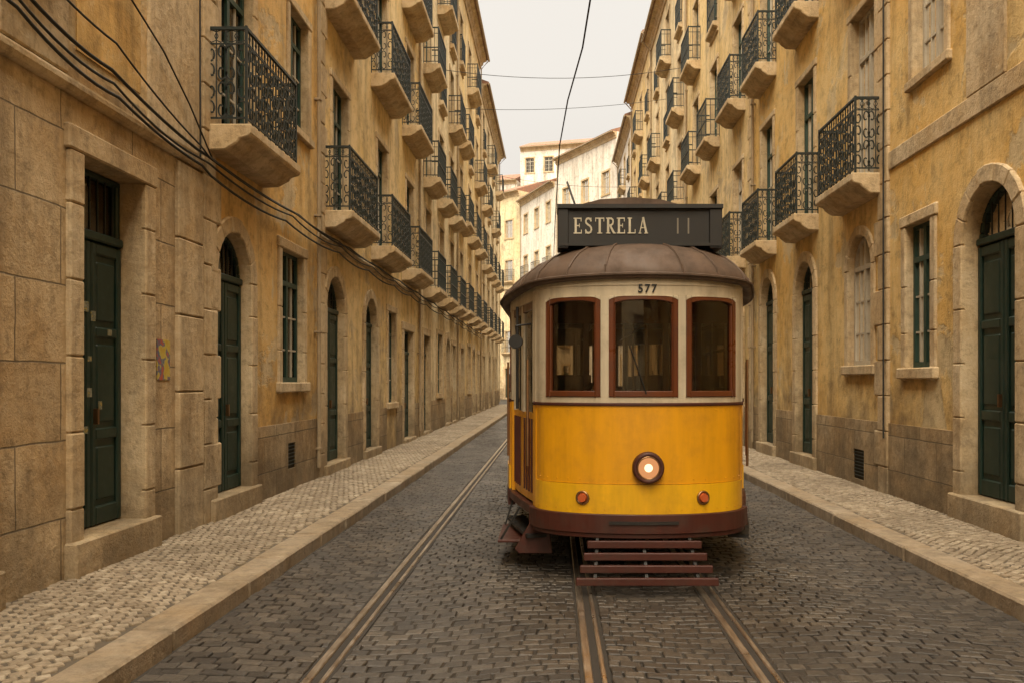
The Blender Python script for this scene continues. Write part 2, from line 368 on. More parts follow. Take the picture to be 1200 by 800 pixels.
def building(name,F,a,b,H,mat,ground,floors,ground_stone=False,quoin=True,dist=10,white=False,dadoh=1.1,depth=8,string=None,pipe=True,extra=()):
    E=empty(name); keys=['walls','wallstone','trim','doors','brass','glass','rooms','iron','frames','framesw','curtains','slabs','dadoM','roof','pipes','reveals','ochre']
    B={k:MB() for k in keys}
    vs=[0]+[f[0] for f in floors]+[H]
    gops=[]
    for g_ in ground:
        kd,u0,u1,v0,v1,r=g_[:6]; gops.append(dict(kind=kd,u0=u0,u1=u1,v0=v0,v1=v1,rise=r,d=g_[6] if len(g_)>6 else (.13 if kd=='door' else .10)))
    vents=[o for o in gops if o['kind']=='vent']; gops=[o for o in gops if o['kind']!='vent']
    wallband(B['wallstone'] if ground_stone else B['walls'],F,a,b,0,vs[1],gops)
    for kk_,u0,u1,v0,v1,w_ in extra: box(B[kk_],F,u0,u1,v0,v1,-.02,w_)
    for o in gops:
        d=o['d']
        reveal(B['reveals'],F,o,d)
        g=.20
        if o['kind']=='door':
            surround(B['trim'],F,o,g,.045,.05)
            box(B['trim'],F,o['u0']-g-.02,o['u1']+g+.02,.0,o['v0']+.002,-d-.05,.10)
            doorinfill(B,F,o,d)
        else:
            surround(B['trim'],F,o,.15,.035,o['v0']-.16)
            box(B['trim'],F,o['u0']-.2,o['u1']+.2,o['v0']-.14,o['v0']+.003,-d,.075)
            wininfill(B,F,o,d,o['kind']=='winw')
    if not ground_stone:
        cuts=sorted([(o['u0']-.20,o['u1']+.20) for o in gops if o['v0']<dadoh+.1]+[(o['u0'],o['u1']) for o in vents])
        cur=a
        for c0,c1 in cuts:
            if c0>cur: box(B['dadoM'],F,cur,c0,0,dadoh,-.02,.028)
            cur=max(cur,c1)
        if cur<b: box(B['dadoM'],F,cur,b,0,dadoh,-.02,.028)
    for o in vents:
        box(B['dadoM'],F,o['u0'],o['u1'],0,o['v0'],-.02,.026)
        box(B['dadoM'],F,o['u0'],o['u1'],o['v1'],dadoh,-.02,.026)
        box(B['rooms'],F,o['u0'],o['u1'],o['v0'],o['v1'],-.01,.003)
        n=int((o['v1']-o['v0'])/.05)
        for i in range(1,n):
            v=o['v0']+(o['v1']-o['v0'])*i/n; box(B['iron'],F,o['u0'],o['u1'],v,v+.012,.003,.022)
    for i,(vf,ops) in enumerate(floors):
        L=[]
        for kd,uc,wd,ht,bal in ops:
            v0=vf+.30 if kd=='french' else vf+1.25
            o=dict(kind=kd,u0=uc-wd/2,u1=uc+wd/2,v0=v0,v1=v0+ht,rise=0); L.append(o)
            reveal(B['reveals'],F,o,.13); surround(B['trim'],F,o,.13,.03,v0-.02)
            if kd!='french': box(B['trim'],F,o['u0']-.17,o['u1']+.17,v0-.12,v0+.003,-.12,.07)
            wininfill(B,F,o,.13,white or random.random()<.15)
            if bal:
                det=2 if uc<15 and i==0 else (1 if uc<24 else 0)
                if dist>25: det=0
                balcony(B,F,bal[0],bal[1],vf,bal[2] if len(bal)>2 else .48,det)
        wallband(B['walls'],F,a,b,vf,vs[i+2],L)
    if string:
        for sv in string: extr(B['trim'],F,[(-.01,sv),(.05,sv),(.08,sv+.05),(.08,sv+.10),(.03,sv+.13),(-.01,sv+.13)],a,b)
    extr(B['trim'],F,[(-.02,H-.45),(.06,H-.45),(.08,H-.30),(.16,H-.24),(.18,H-.12),(.34,H-.06),(.36,H),(-.02,H)],a,b)
    extr(B['roof'],F,[(.44,H+.002),(.46,H+.09),(-depth/2,H+1.7),(-depth-.1,H+.06),(-depth-.1,H+.002)],a,b)
    for s in (a,b): quad(B['walls'],F,(s,0,-.001),(s,0,-depth),(s,H,-depth),(s,H,-.001))
    quad(B['walls'],F,(a,0,-depth),(b,0,-depth),(b,H,-depth),(a,H,-depth))
    sweep(B['pipes'],[F.P(a,H-.02,.47),F.P(b,H-.02,.47)],.06,6)
    if pipe:
        sweep(B['pipes'],[F.P(b-.12,.3,.07),F.P(b-.12,H-.5,.07),F.P(b-.12,H-.1,.42)],.032,6)
        v=.6
        while v<H-1:
            box(B['pipes'],F,b-.17,b-.07,v,v+.03,.0,.11); v+=1.9
    if quoin:
        v=.0; i=0
        while v<H-.5:
            w_=.50 if i%2 else .36
            box(B['trim'],F,a+.004,a+w_,v,v+.495,-.02,.047+random.uniform(-.004,.004)); v+=.502; i+=1
        if ground_stone:
            v=.0
            while v<4.0:
                box(B['trim'],F,b-.62,b-.004,v,v+.79,-.02,.05+random.uniform(-.004,.004)); v+=.8
    nm={'walls':('walls',mat),'wallstone':('ground_floor_wall',M['ashlar']),'trim':('stone_trim',M['stone']),'doors':('doors',M['door']),'brass':('door_handles',M['chrome']),
        'glass':('window_glass',M['glass']),'rooms':('room_interiors',M['dark']),'iron':('balcony_railings',M['iron']),'frames':('window_frames',M['frame']),
        'framesw':('white_window_frames',M['framew']),'curtains':('curtains',M['curtain']),'slabs':('balcony_slabs',M['stone']),'dadoM':('stone_base',M['dado']),
        'roof':('roof',M['tile']),'pipes':('gutter_and_downpipe',M['metalpipe']),'reveals':('opening_reveals',M['stone']),'ochre':('ochre_wall_panels',M['pB'])}
    for kk,(n_,m_) in nm.items():
        B[kk].obj(n_,m_,E,bevel=.014 if (kk in('trim','slabs','doors') and dist<25) else 0)
    return E

L=Fr((-3.93,0,0),(0,1,0),(1,0,0)); R=Fr((4.72,0,0),(0,1,0),(-1,0,0))
def fl(cs,levels,h=2.45,w=1.1,bal=lambda i,c:True,bl=1.05,bd=.48):
    out=[]
    for i,v in enumerate(levels):
        ops=[]
        for j,c in enumerate(cs):
            bb=bal(i,c)
            if bb and i>=2 and (i+j)%2: ops.append(('french',c,w,h-.12*i,(c-w/2-.12,c+w/2+.12,.14)))
            elif bb: ops.append(('french',c,w,h-.12*i,(c-bl,c+bl,bd)))
            else: ops.append(('win',c,w,1.75-.05*i,None))
        out.append((v,ops))
    return out
LL=[4.3,8.0,11.3,14.4]; RL=[4.4,8.2,11.6,14.8]
building('stone_townhouse',L,-24,9.45,18.2,M['pA'],
  [('door',-17,-5.8-10,.36,3.5,0),('door',-11,-9.8,.36,3.5,0),('door',-7,-5.8,.36,3.5,0),('door',-2.2,-1,.36,3.6,.6),('win',1.6,2.7,1.5,3.6,0),('door',4.55,5.75,.38,3.6,.6,.2),('door',7.06,8.12,.40,3.58,0,.22)],
  fl([-20,-15.5,-11,-6.4,-1.6,2.2],LL,bal=lambda i,c:i%2==0),ground_stone=True,dist=8,string=[4.02],pipe=False,
  extra=[('trim',8.22,9.35,4.17,6.2,.03),('trim',8.22,9.35,6.205,8.2,.034),('ochre',7.0,8.08,4.42,7.4,.012),('trim',6.0,6.86,4.17,6.4,.03),('trim',6.0,6.86,6.405,8.4,.034)])
fB=fl([10.55],LL,bl=.95)
for i,(v,o) in enumerate(fB): o.append(('win',13.1,.95,1.75,None))
building('ochre_townhouse',L,9.45,14.1,18.0,M['pB'],
  [('door',9.86,10.98,.36,3.50,.55),('win',12.24,13.3,1.69,3.62,0),('vent',12.5,12.85,.42,.80,0)],fB,dist=10)
fC=fl([15.6,19.4,23.1],LL,bl=1.15)
building('yellow_townhouse',L,14.1,24.6,18.3,M['pC'],
  [('door',14.6,15.85,.28,3.55,.6),('door',17.6,18.75,.28,3.45,.55),('win',20.05,20.95,1.2,3.36,0),('door',22.1,23.5,.2,3.05,0)],fC,dist=16,string=[4.05])
building('cream_townhouse',L,24.6,34.2,17.6,M['pD'],
  [('door',25.4,26.6,.2,3.1,0),('win',28.5,29.6,1.3,3.3,0),('door',30.6,31.7,.2,3.3,.5),('door',32.6,33.6,.2,3.1,0)],
  fl([26.4,29.5,32.5],[4.2,7.5,10.9,14.0],bl=.9),dist=26)
building('ochre_townhouse',L,34.2,45,18.6,M['pC'],
  [('door',35.4,36.6,.2,3.1,0),('win',38.5,39.6,1.3,3.3,0),('door',40.6,41.7,.2,3.3,.5),('door',43,44,.2,3.1,0)],
  fl([35.8,39.4,43],[4.3,7.9,11.2,14.6],bl=1.0),dist=36)
building('cream_townhouse',L,45,60,17.4,M['pD'],
  [('door',46.4,47.6,.2,3.1,0),('door',50.6,51.7,.2,3.3,.5),('door',54,55,.2,3.1,0),('win',56.5,57.5,1.3,3.2,0)],
  fl([47,50.5,54,57.5],[4.3,7.7,10.9,14.0],bl=.95,w=1.0),dist=46)
fRA=fl([-20,-15.5,-11,-6,-1,3.5,7.0],RL,bal=lambda i,c:i%2==0 and c<5)
for i,(v,o) in enumerate(fRA): o.append(('win',10.75,.9,1.9,None))
building('stone_townhouse',R,-24,12.0,18.9,M['pE'],
  [('door',-14,-12.8,.36,3.5,0),('door',-7,-5.8,.36,3.5,0),('door',-1.6,-.4,.36,3.6,.6),('win',2.6,3.7,1.7,3.7,0),('door',8.68,9.83,.40,3.85,.58,.18),('win',10.68,11.42,1.88,3.76,0)],
  fRA,dist=8,dadoh=1.12,pipe=False,
  extra=[('trim',8.0,12.0,4.66,4.92,.03),('trim',8.9,9.75,4.924,6.6,.026),('trim',8.9,9.75,6.605,8.3,.03)])
def rbal(i,c,a,b): 
    return (a,b,.42) if i<2 or (i+int(c))%2 else (c-.6,c+.6,.14)
building('yellow_townhouse',R,12.0,20.2,18.5,M['pE'],
  [('winw',12.68,13.68,1.95,3.95,.5),('vent',12.95,13.4,.2,.66,0),('door',15.5,16.6,.34,3.94,.55),('door',18.3,19.4,.34,3.98,.55)],
  [(v,[('french',13.05,1.0,2.7-.1*i,rbal(i,13.05,12.26,14.0)),('french',16.0,1.0,2.7-.1*i,rbal(i,16,15.25,16.75)),('french',18.9,1.0,2.7-.1*i,rbal(i,18.9,18.15,19.7))]) for i,v in enumerate(RL)],dist=13,dadoh=1.12)
building('ochre_townhouse',R,20.2,30.4,18.7,M['pC'],
  [('door',21.4,22.5,.25,3.8,.5),('winw',24.4,25.4,1.6,3.7,0),('door',27.4,28.6,.25,3.8,.5)],
  fl([21.9,25.2,28.4],[4.5,8.4,11.8,15.0],bl=.8,w=1.0,bd=.42),dist=22)
building('cream_townhouse',R,30.4,41.5,18.2,M['pD'],
  [('door',31.4,32.5,.25,3.5,.5),('winw',35.4,36.4,1.6,3.5,0),('door',38.4,39.6,.25,3.5,.5)],
  fl([32,35.5,39],[4.3,8.0,11.4,14.6],bl=.85,w=1.0,bd=.42),dist=32)
building('yellow_townhouse',R,41.5,52,18.7,M['pC'],
  [('door',43,44,.25,3.5,.5),('door',49,50,.25,3.5,.5)],
  fl([43,46.5,50],[4.4,8.1,11.5,14.8],bl=.85,w=1.0,bd=.42),dist=42)
building('cream_townhouse',R,52,63,17.9,M['pW'],
  [('door',54,55,.25,3.5,.5),('door',60,61,.25,3.5,.5)],
  fl([54,57.5,61],[4.3,8.0,11.2,14.4],bl=.85,w=1.0,bd=.42),dist=52)
def bent(name,p,q,H,mat,levels,n,flip=False,**kw):
    p=Vector((*p,0)); q=Vector((*q,0)); U=(q-p).normalized(); Nn=Vector((-U.y,U.x,0))
    if (Nn.y>0)!=flip: Nn=-Nn
    F=Fr(p,U,Nn); Ln=(q-p).length
    cs=[Ln*(i+.5)/n for i in range(n)]
    fo=[(v,[('french' if j%2==0 else 'win',c,1.0,2.0 if j%2==0 else 1.7,(c-.75,c+.75,.35) if j%2==0 else None) for c in cs]) for j,v in enumerate(levels)]
    building(name,F,0,Ln,H,mat,[('door',c-.5,c+.5,.2,3,.0) for c in cs[::2]],fo,dist=70,white=True,quoin=False,**kw)
bent('white_townhouse',(4.6,63.2),(.2,71.5),20.2,M['pW'],[4.4,8,11.4,14.6],3)
bent('white_townhouse',(.0,72.2),(-3.2,80.5),18.6,M['pW'],[4.2,7.6,11,14.2],3)
bent('added_unseen_house',(-3.3,81),(-12,89),19.8,M['pD'],[4.2,7.6,11,14.2],4)
bent('hilltop_house',(-4,100),(7,97),29.0,M['pW'],[5,9,13,17,21,24.8],5)
bent('hilltop_house',(-16,104),(-4.5,101),25.5,M['pW'],[5,9,13,17,21],5)
bent('added_unseen_house',(-9,-48),(10,-48),14,M['pD'],[4.2,7.6,11],5,flip=True)  # added house, unseen behind the camera, so the tram windows reflect darker

# ------------------------------------------------------------ ground, road, pavement
def sheet(name,x0,x1,y0,y1,z,mat):
    m=MB(); m.add([(x0,y0,z),(x1,y0,z),(x1,y1,z),(x0,y1,z)],[(0,1,2,3)]); return m.obj(name,mat)
sheet('ground',-400,400,-300,600,-.05,M['ground'])
road=empty('cobbled_road'); o=sheet('road_bed',-2.5,3.5,-47,130,-.016,M['bed']); o.parent=road
o=sheet('road_bed_bend',-40,-2.5,60.5,81,-.022,M['bed']); o.parent=road
def setts(name,C,hx,hy,rot,zt,mat,parent,inset=.014,drop=.035,jit=.006,zj=.004,warp=None,tl=.05):
    n=len(C); sg=np.array([(-1,-1),(1,-1),(1,1),(-1,1)],float)
    q=sg[None]*np.stack([hx,hy],1)[:,None]+rng.uniform(-jit,jit,(n,4,2))
    def rt(a):
        c,s=np.cos(rot)[:,None],np.sin(rot)[:,None]
        return np.stack([a[...,0]*c-a[...,1]*s,a[...,0]*s+a[...,1]*c],-1)+C[:,None]
    ln=np.linalg.norm(q,axis=2,keepdims=True)
    qi=q*(1-inset*1.3/ln); qm=q*(1-inset*.3/ln)
    z=zt+rng.uniform(-zj,zj,n); tx=rng.uniform(-tl,tl,n); ty=rng.uniform(-tl,tl,n)
    tilt=q[...,0]*tx[:,None]+q[...,1]*ty[:,None]
    V=np.zeros((n,12,3)); V[:,0:4,:2]=rt(q); V[:,0:4,2]=zt-drop
    V[:,4:8,:2]=rt(qm); V[:,4:8,2]=z[:,None]-.006+tilt
    V[:,8:12,:2]=rt(qi); V[:,8:12,2]=z[:,None]+tilt
    V=V.reshape(-1,3)
    if warp is not None: V=warp(V)
    T=[(8,9,10,11)]
    for i in range(4):
        j=(i+1)%4; T+= [(i,j,4+j,4+i),(4+i,4+j,8+j,8+i)]
    Fc=(np.arange(n)[:,None,None]*12+np.array(T)[None]).reshape(-1,4)
    me=bpy.data.meshes.new(name); me.from_pydata(V.tolist(),[],Fc.tolist()); me.materials.append(mat)
    ob=bpy.data.objects.new(name,me); S.collection.objects.link(ob); ob.parent=parent; return ob
def warp(V):
    V=V.copy(); V[:,1]+=.10*np.sin(V[:,0]*1.25+.5)+.06*np.sin(V[:,0]*2.9+V[:,1]*.35)+.04*np.sin(V[:,1]*.9)
    V[:,2]+=.006*np.sin(V[:,0]*3.1+V[:,1]*1.3)+.004*np.sin(V[:,1]*4.2+V[:,0])-.004
    return V
RAILS=[-1.37,.24,1.24]
C=[];HX=[];HY=[]
for a,b in ((-2.41,-1.455),(-1.285,.155),(.325,1.155),(1.325,3.34)):
    W=b-a; n=max(2,round(W/.132)); y=.8; i=0
    while y<58:
        rh=random.uniform(.088,.118)
        xs=[a+W*j/n for j in range(n+1)] if i%2==0 else [a]+[a+W*(j+.5)/n for j in range(n)]+[b]
        xs=[xs[0]]+[x+random.uniform(-.024,.024) for x in xs[1:-1]]+[xs[-1]]
        for p,q in zip(xs[:-1],xs[1:]):
            g=random.uniform(.003,.0065)
            C.append(((p+q)/2,y+rh/2)); HX.append(max(.02,(q-p)/2-g)); HY.append(rh/2-g)
        y+=rh; i+=1
C=np.array(C); n=len(C)
setts('road_setts',C,np.array(HX),np.array(HY),rng.uniform(-.07,.07,n),0,M['sett'],road,inset=.008,jit=.006,zj=.004,warp=warp,tl=.045)
def pavement(name,x0,x1,kx0,kx1):
    E=empty(name); m=MB(); m.add([(x0,-24,.108),(x1,-24,.108),(x1,61,.108),(x0,61,.108)],[(0,1,2,3)]); m.obj('pavement_bed',M['bed2'],E)
    p=.086; ang=math.radians(40); c,s=math.cos(ang),math.sin(ang); P=[]
    for i in range(-700,900):
        for j in range(-700,900):
            X=(i+.5*(j%2))*p; Y=j*p
            x=X*c-Y*s; y=X*s+Y*c
            if x0+.028<x<x1-.028 and .8<y<60: P.append((x,y))
    P=np.array(P); n=len(P); P+=rng.uniform(-.007,.007,P.shape)
    def wp(V):
        V=V.copy(); V[:,1]+=.06*np.sin(V[:,0]*4+V[:,1]*1.2); V[:,2]+=.004*np.sin(V[:,1]*3+V[:,0]*5); return V
    setts('pavement_setts',P,rng.uniform(.032,.041,n),rng.uniform(.032,.041,n),ang+rng.uniform(-.22,.22,n),.12,M['calc'],E,inset=.006,drop=.02,jit=.007,zj=.0025,warp=wp,tl=.06)
    K=MB(); y=-23.7; F=Fr((0,0,0),(0,1,0),(1,0,0))
    while y<60:
        l=random.uniform(.85,1.35); dz=random.uniform(-.005,.005); dx=random.uniform(-.008,.008)
        box(K,F,y,y+l-.012,-.04,.122+dz,kx0+dx,kx1+dx); y+=l
    K.obj('kerb_stones',M['kerb'],E,bevel=.018)
pavement('pavement',-3.95,-2.70,-2.71,-2.43)
pavement('pavement',3.62,4.74,3.35,3.63)
T=empty('tram_track'); ms=MB(); mg=MB(); F0=Fr((0,0,0),(0,1,0),(1,0,0))
for x in RAILS:
    box(ms,F0,-24,60,-.04,.003,x-.070,x-.018); box(ms,F0,-24,60,-.04,.001,x+.030,x+.062)
    box(mg,F0,-24,60,-.04,-.012,x-.018,x+.030)
    for sx in (-.080,.072): box(mg,F0,-24,60,-.04,-.008,x+sx-.012,x+sx+.012)
ms.obj('rails',M['steel'],T,bevel=.006); mg.obj('rail_grooves',M['groove'],T)

# ------------------------------------------------------------ tram
tram=empty('tram'); TX,TY=.74,7.1
hp=[(0,0),(.35,.035),(.62,.125),(.80,.255),(.90,.43),(1.01,.85),(1.12,1.35),(1.19,1.8),(1.22,2.3),(1.22,4.2)]
hp=hp+[(x,8.4-y) for x,y in hp[-2::-1]]
def cat(p0,p1,p2,p3,t):
    return tuple(.5*((2*b)+(c-a)*t+(2*a-5*b+4*c-d)*t*t+(-a+3*b-3*c+d)*t**3) for a,b,c,d in zip(p0,p1,p2,p3))
ext=[(-hp[1][0],hp[1][1])]+hp+[(-hp[-2][0],hp[-2][1])]
dense=[]
for i in range(1,len(ext)-2):
    for j in range(12): dense.append(cat(ext[i-1],ext[i],ext[i+1],ext[i+2],j/12))
dense.append(hp[-1]); D=np.array(dense); D[:,0]=np.clip(D[:,0],0,1.22)
arc=np.concatenate([[0],np.cumsum(np.linalg.norm(np.diff(D,axis=0),axis=1))]); LT=arc[-1]
def pos(t):
    s=abs(t); return (math.copysign(float(np.interp(s,arc,D[:,0])),t),float(np.interp(s,arc,D[:,1])))
def nrm(t):
    a=pos(t-.02) if t-.02>-LT else pos(t); b=pos(t+.02) if t+.02<LT else pos(t)
    dx,dy=b[0]-a[0],b[1]-a[1]; l=math.hypot(dx,dy) or 1
    return (dy/l,-dx/l)
def TP(t,off,h):
    x,y=pos(t); n=nrm(t); return (TX+x+n[0]*off,TY+y+n[1]*off,h)
def tx(x): 
    k=int(np.argmax(D[:,0]>=1.2)); return float(np.interp(x,D[:k,0],arc[:k]))
def ty(y): return float(np.interp(y,D[:,1],arc))
def skin(mb,t0,t1,h0,h1,o0,o1,step=.05):
    n=max(1,int(abs(t1-t0)/step)); ts=[t0+(t1-t0)*i/n for i in range(n+1)]
    f0=h0 if callable(h0) else (lambda t:h0); f1=h1 if callable(h1) else (lambda t:h1)
    vs=[]
    for t in ts: vs+=[TP(t,o0,f0(t)),TP(t,o1,f0(t)),TP(t,o1,f1(t)),TP(t,o0,f1(t))]
    fs=[(0,1,2,3),(n*4+3,n*4+2,n*4+1,n*4)]
    for i in range(n):
        for j in range(4): fs.append((i*4+j,i*4+(j+1)%4,(i+1)*4+(j+1)%4,(i+1)*4+j))
    mb.add(vs,fs)
def sheetskin(mb,t0,t1,h0,h1,o,step=.06):
    n=max(1,int(abs(t1-t0)/step)); vs=[]
    for i in range(n+1):
        t=t0+(t1-t0)*i/n; vs+=[TP(t,o,h0),TP(t,o,h1)]
    mb.add(vs,[(2*i,2*i+2,2*i+3,2*i+1) for i in range(n)])
tm={k:MB() for k in 'yellow yellow2 cream maroon brown troof black signb letter mark chrome redlens lampg bulb tglass steel dark'.split()}
tc=ty(.43)
td0,td1=ty(.52),ty(1.62)
for e in (0,1):
    def sk(mb,t0,t1,*a):
        if e==0: skin(mb,t0,t1,*a)
        else:
            for s in (1,-1):
                lo,hi=(max(0,t0 if s>0 else -t1),(t1 if s>0 else -t0))
                if hi>lo: skin(mb,s*(LT-lo-1e-3),s*(LT-hi),*a)
    def ss(mb,t0,t1,*a):
        if e==0: sheetskin(mb,t0,t1,*a)
        else:
            for s in (1,-1):
                lo,hi=(max(0,t0 if s>0 else -t1),(t1 if s>0 else -t0))
                if hi>lo: sheetskin(mb,s*(LT-lo-1e-3),s*(LT-hi),*a)
    sk(tm['yellow2'],-tc,tc,.60,.845,-.03,.012)
    sk(tm['yellow'],-tc,tc,.848,1.50,-.03,.002)
    sk(tm['maroon'],-tc-.03,tc+.03,1.50,1.525,-.03,.016)
    sk(tm['cream'],-tc,tc,1.525,1.575,-.03,.006)
    sk(tm['maroon'],-tc-.04,tc+.04,.44,.60,-.05,.05)
    sk(tm['maroon'],-tc-.02,tc+.02,.40,.44,-.05,.03)
    sk(tm['black'],-.28,.28,.52,.545,.04,.065)
    sk(tm['cream'],-tc-.04,tc+.04,2.41,2.60,-.03,.004)
    sk(tm['cream'],-tc-.04,tc+.04,2.50,2.513,.0,.012)
    wins=[(-tx(.285),tx(.285)),(-tx(.80),-tx(.355)),(tx(.355),tx(.80))]
    for a,b in wins:
        f=.042; mid=(a+b)/2; hw=(b-a)/2
        sk(tm['brown'],a,a+f,1.575,2.41,-.025,.018); sk(tm['brown'],b-f,b,1.575,2.41,-.025,.018)
        sk(tm['brown'],a+f,b-f,1.575,1.625,-.025,.02)
        if e==0:
            skin(tm['brown'],a+f,b-f,lambda t,m=mid,h=hw:2.378-.045*abs((t-m)/h)**3,2.41,-.025,.02,.02)
            skin(tm['cream'],a-.002,b+.002,lambda t,m=mid,h=hw:2.409-.030*abs((t-m)/h)**6,2.412,.0,.023,.02)
        else: sk(tm['brown'],a+f,b-f,2.35,2.41,-.025,.02)
        sk(tm['brown'],a+f,a+f+.012,1.62,2.36,-.02,.006); sk(tm['brown'],b-f-.012,b-f,1.62,2.36,-.02,.006)
        ss(tm['tglass'],a+f,b-f,1.62,2.39,-.006)
    pil=[(-tc,-tx(.80)),(-tx(.355),-tx(.285)),(tx(.285),tx(.355)),(tx(.80),tc)]
    for a,b in pil: sk(tm['cream'],a,b,1.575,2.41,-.03,.006)
    for s in (-1,1):
        A=lambda a,b:(min(s*a,s*b),max(s*a,s*b))
        sk(tm['cream'],*A(tc,td0),1.52,2.60,-.03,.008); sk(tm['yellow'],*A(tc,td0),.60,1.50,-.03,.006)
        sk(tm['cream'],*A(td1,td1+.09),1.52,2.60,-.03,.008); sk(tm['yellow'],*A(td1,td1+.09),.60,1.50,-.03,.008)
        sk(tm['cream'],*A(td0,td1),2.42,2.60,-.03,.002)
        m=(td0+td1)/2
        for a,b in ((td0,m-.006),(m+.006,td1)):
            sk(tm['cream'],*A(a,a+.05),1.42,2.42,-.05,-.012); sk(tm['cream'],*A(b-.05,b),1.42,2.42,-.05,-.012)
            sk(tm['yellow'],*A(a,b),.62,1.42,-.05,-.02)
            for kx in (.22,.42,.62,.82): 
                w=a+(b-a)*kx; sk(tm['maroon'],*A(w,w+.018),.70,1.36,-.022,-.010)
            sk(tm['brown'],*A(a+.05,b-.05),2.35,2.42,-.05,-.014)
            ss(tm['tglass'],*A(a+.05,b-.05),1.42,2.35,-.03)
        for tt in (td0+.02,td1-.02):
            sweep(tm['chrome'],[TP(s*tt if e==0 else s*(LT-tt),.05,.95),TP(s*tt if e==0 else s*(LT-tt),.05,1.9)],.012,6)
        sk(tm['maroon'],*A(td0-.04,td1+.04),.52,.60,-.05,.03)
        sk(tm['black'],*A(td0,td1),.31,.34,-.12,.06)
FT=Fr((TX,TY,0),(1,0,0),(0,-1,0))
prism(tm['maroon'],FT,[(-.80,.46),(-.95,.46),(-1.10,.20),(-1.06,.16),(-.76,.16)],-.60,-.57)
box(tm['maroon'],FT,-1.26,-.86,.24,.265,-1.55,-.66)
sweep(tm['black'],[FT.P(-1.24,.25,-.7),FT.P(-1.06,.55,-.75)],.012); sweep(tm['black'],[FT.P(-1.24,.25,-1.5),FT.P(-1.15,.55,-1.5)],.012)
b0,b1=td1+.09,LT-td1-.09
for s in (-1,1):
    A=lambda a,b:(min(s*a,s*b),max(s*a,s*b))
    skin(tm['yellow2'],*A(b0,b1),.60,.845,-.03,.03,.2); skin(tm['yellow'],*A(b0,b1),.848,1.50,-.03,.02,.2)
    skin(tm['maroon'],*A(b0,b1),1.50,1.525,-.03,.03,.2); skin(tm['maroon'],*A(b0,b1),.44,.60,-.03,.035,.2)
    skin(tm['cream'],*A(b0,b1),1.525,1.60,-.03,.006,.2); skin(tm['cream'],*A(b0,b1),2.41,2.60,-.03,.004,.2)
    n=6; w=(b1-b0)/n
    for i in range(n):
        a=b0+w*i; b=a+w
        skin(tm['cream'],*A(a,a+.06),1.60,2.41,-.03,.006,.2); skin(tm['cream'],*A(b-.06,b),1.60,2.41,-.03,.006,.2)
        skin(tm['brown'],*A(a+.06,a+.10),1.60,2.41,-.02,.012); skin(tm['brown'],*A(b-.10,b-.06),1.60,2.41,-.02,.012)
        skin(tm['brown'],*A(a+.10,b-.10),1.60,1.64,-.02,.012,.3); skin(tm['brown'],*A(a+.10,b-.10),2.37,2.41,-.02,.012,.3)
        skin(tm['brown'],*A(a+.10,b-.10),2.05,2.08,-.02,.010,.3)
        sheetskin(tm['tglass'],*A(a+.10,b-.10),1.64,2.37,-.005,.3)
ts=[LT*i/64 for i in range(65)]; outl=[pos(t) for t in ts]+[(-pos(t)[0],pos(t)[1]) for t in ts[::-1][1:-1]]
rg=[(.98,2.575),(1.045,2.55),(1.07,2.565),(1.075,2.60),(1.045,2.665),(.98,2.735),(.9,2.80),(.78,2.86),(.6,2.905),(.4,2.93),(.2,2.94),(.02,2.945)]
def rp(p,kk,h): return (TX+p[0]*kk,TY+4.2+(p[1]-4.2)*(1-(1-kk)*.20),h-.05*min(1,abs(p[0])/1.2)**2*(kk if kk>.5 else 0))
n=len(outl); vs=[rp(p,kk,h) for kk,h in rg for p in outl]
fs=[(i*n+j,i*n+(j+1)%n,(i+1)*n+(j+1)%n,(i+1)*n+j) for i in range(len(rg)-1) for j in range(n)]
fs.append(tuple(range((len(rg)-1)*n,len(rg)*n)))
roofm=MB(); roofm.add(vs,fs); roofm.obj('roof',M['troof'],tram,smooth=True)
for j in (2,4,6,9,12,16,20,26,32,40):
    for jj in (j,(n-j)%n): sweep(tm['troof'],[rp(outl[jj],kk,h+.004) for kk,h in rg[3:]],.011,5)
sweep(tm['troof'],[rp(p,1.082,2.59) for p in outl+[outl[0]]],.014,6)
cap=[(-.60,2.86),(-.60,3.33),(-.52,3.42),(-.3,3.48),(0,3.50),(.3,3.48),(.52,3.42),(.60,3.33),(.60,2.86)]
prism(tm['troof'],FT,cap,-7.2,-1.25)
box(tm['black'],FT,-.64,.64,3.31,3.335,-7.25,-1.2)
for i in range(9):
    for sx in (-1,1): box(tm['tglass'],FT,sx*.605-.004,sx*.605+.004,3.02,3.24,-1.5-i*.62-.45,-1.5-i*.62)
box(tm['black'],FT,-.3,.3,3.50,3.56,-4.6,-3.6)
for a in (-.2,.2): sweep(tm['black'],[FT.P(a,3.54,-3.7),FT.P(0,3.66,-4.1),FT.P(-a,3.54,-4.5)],.02,6)
sweep(tm['black'],[FT.P(0,3.64,-4.1),FT.P(-.35,4.9,-8.6),FT.P(-.5,5.55,-9.4)],.02,6)
box(tm['signb'],FT,-.66,.66,2.90,3.20,-.56,-.33)
box(tm['black'],FT,-.72,.72,3.20,3.235,-.60,-.285); box(tm['black'],FT,-.70,.70,2.875,2.90,-.58,-.295)
box(tm['signb'],FT,-.715,-.62,2.855,3.20,-.585,-.305); box(tm['signb'],FT,.605,.715,2.855,3.20,-.585,-.305)
box(tm['black'],FT,-.62,.605,2.90,2.912,-.34,-.318); box(tm['black'],FT,-.62,.605,3.188,3.20,-.34,-.318)
box(tm['mark'],FT,.325,.338,2.985,3.12,-.335,-.326); box(tm['mark'],FT,.418,.431,2.985,3.12,-.335,-.326)
for a in (-.5,.5): sweep(tm['black'],[FT.P(a,3.1,-.55),FT.P(a*1.1,2.80,-.95)],.014,6)
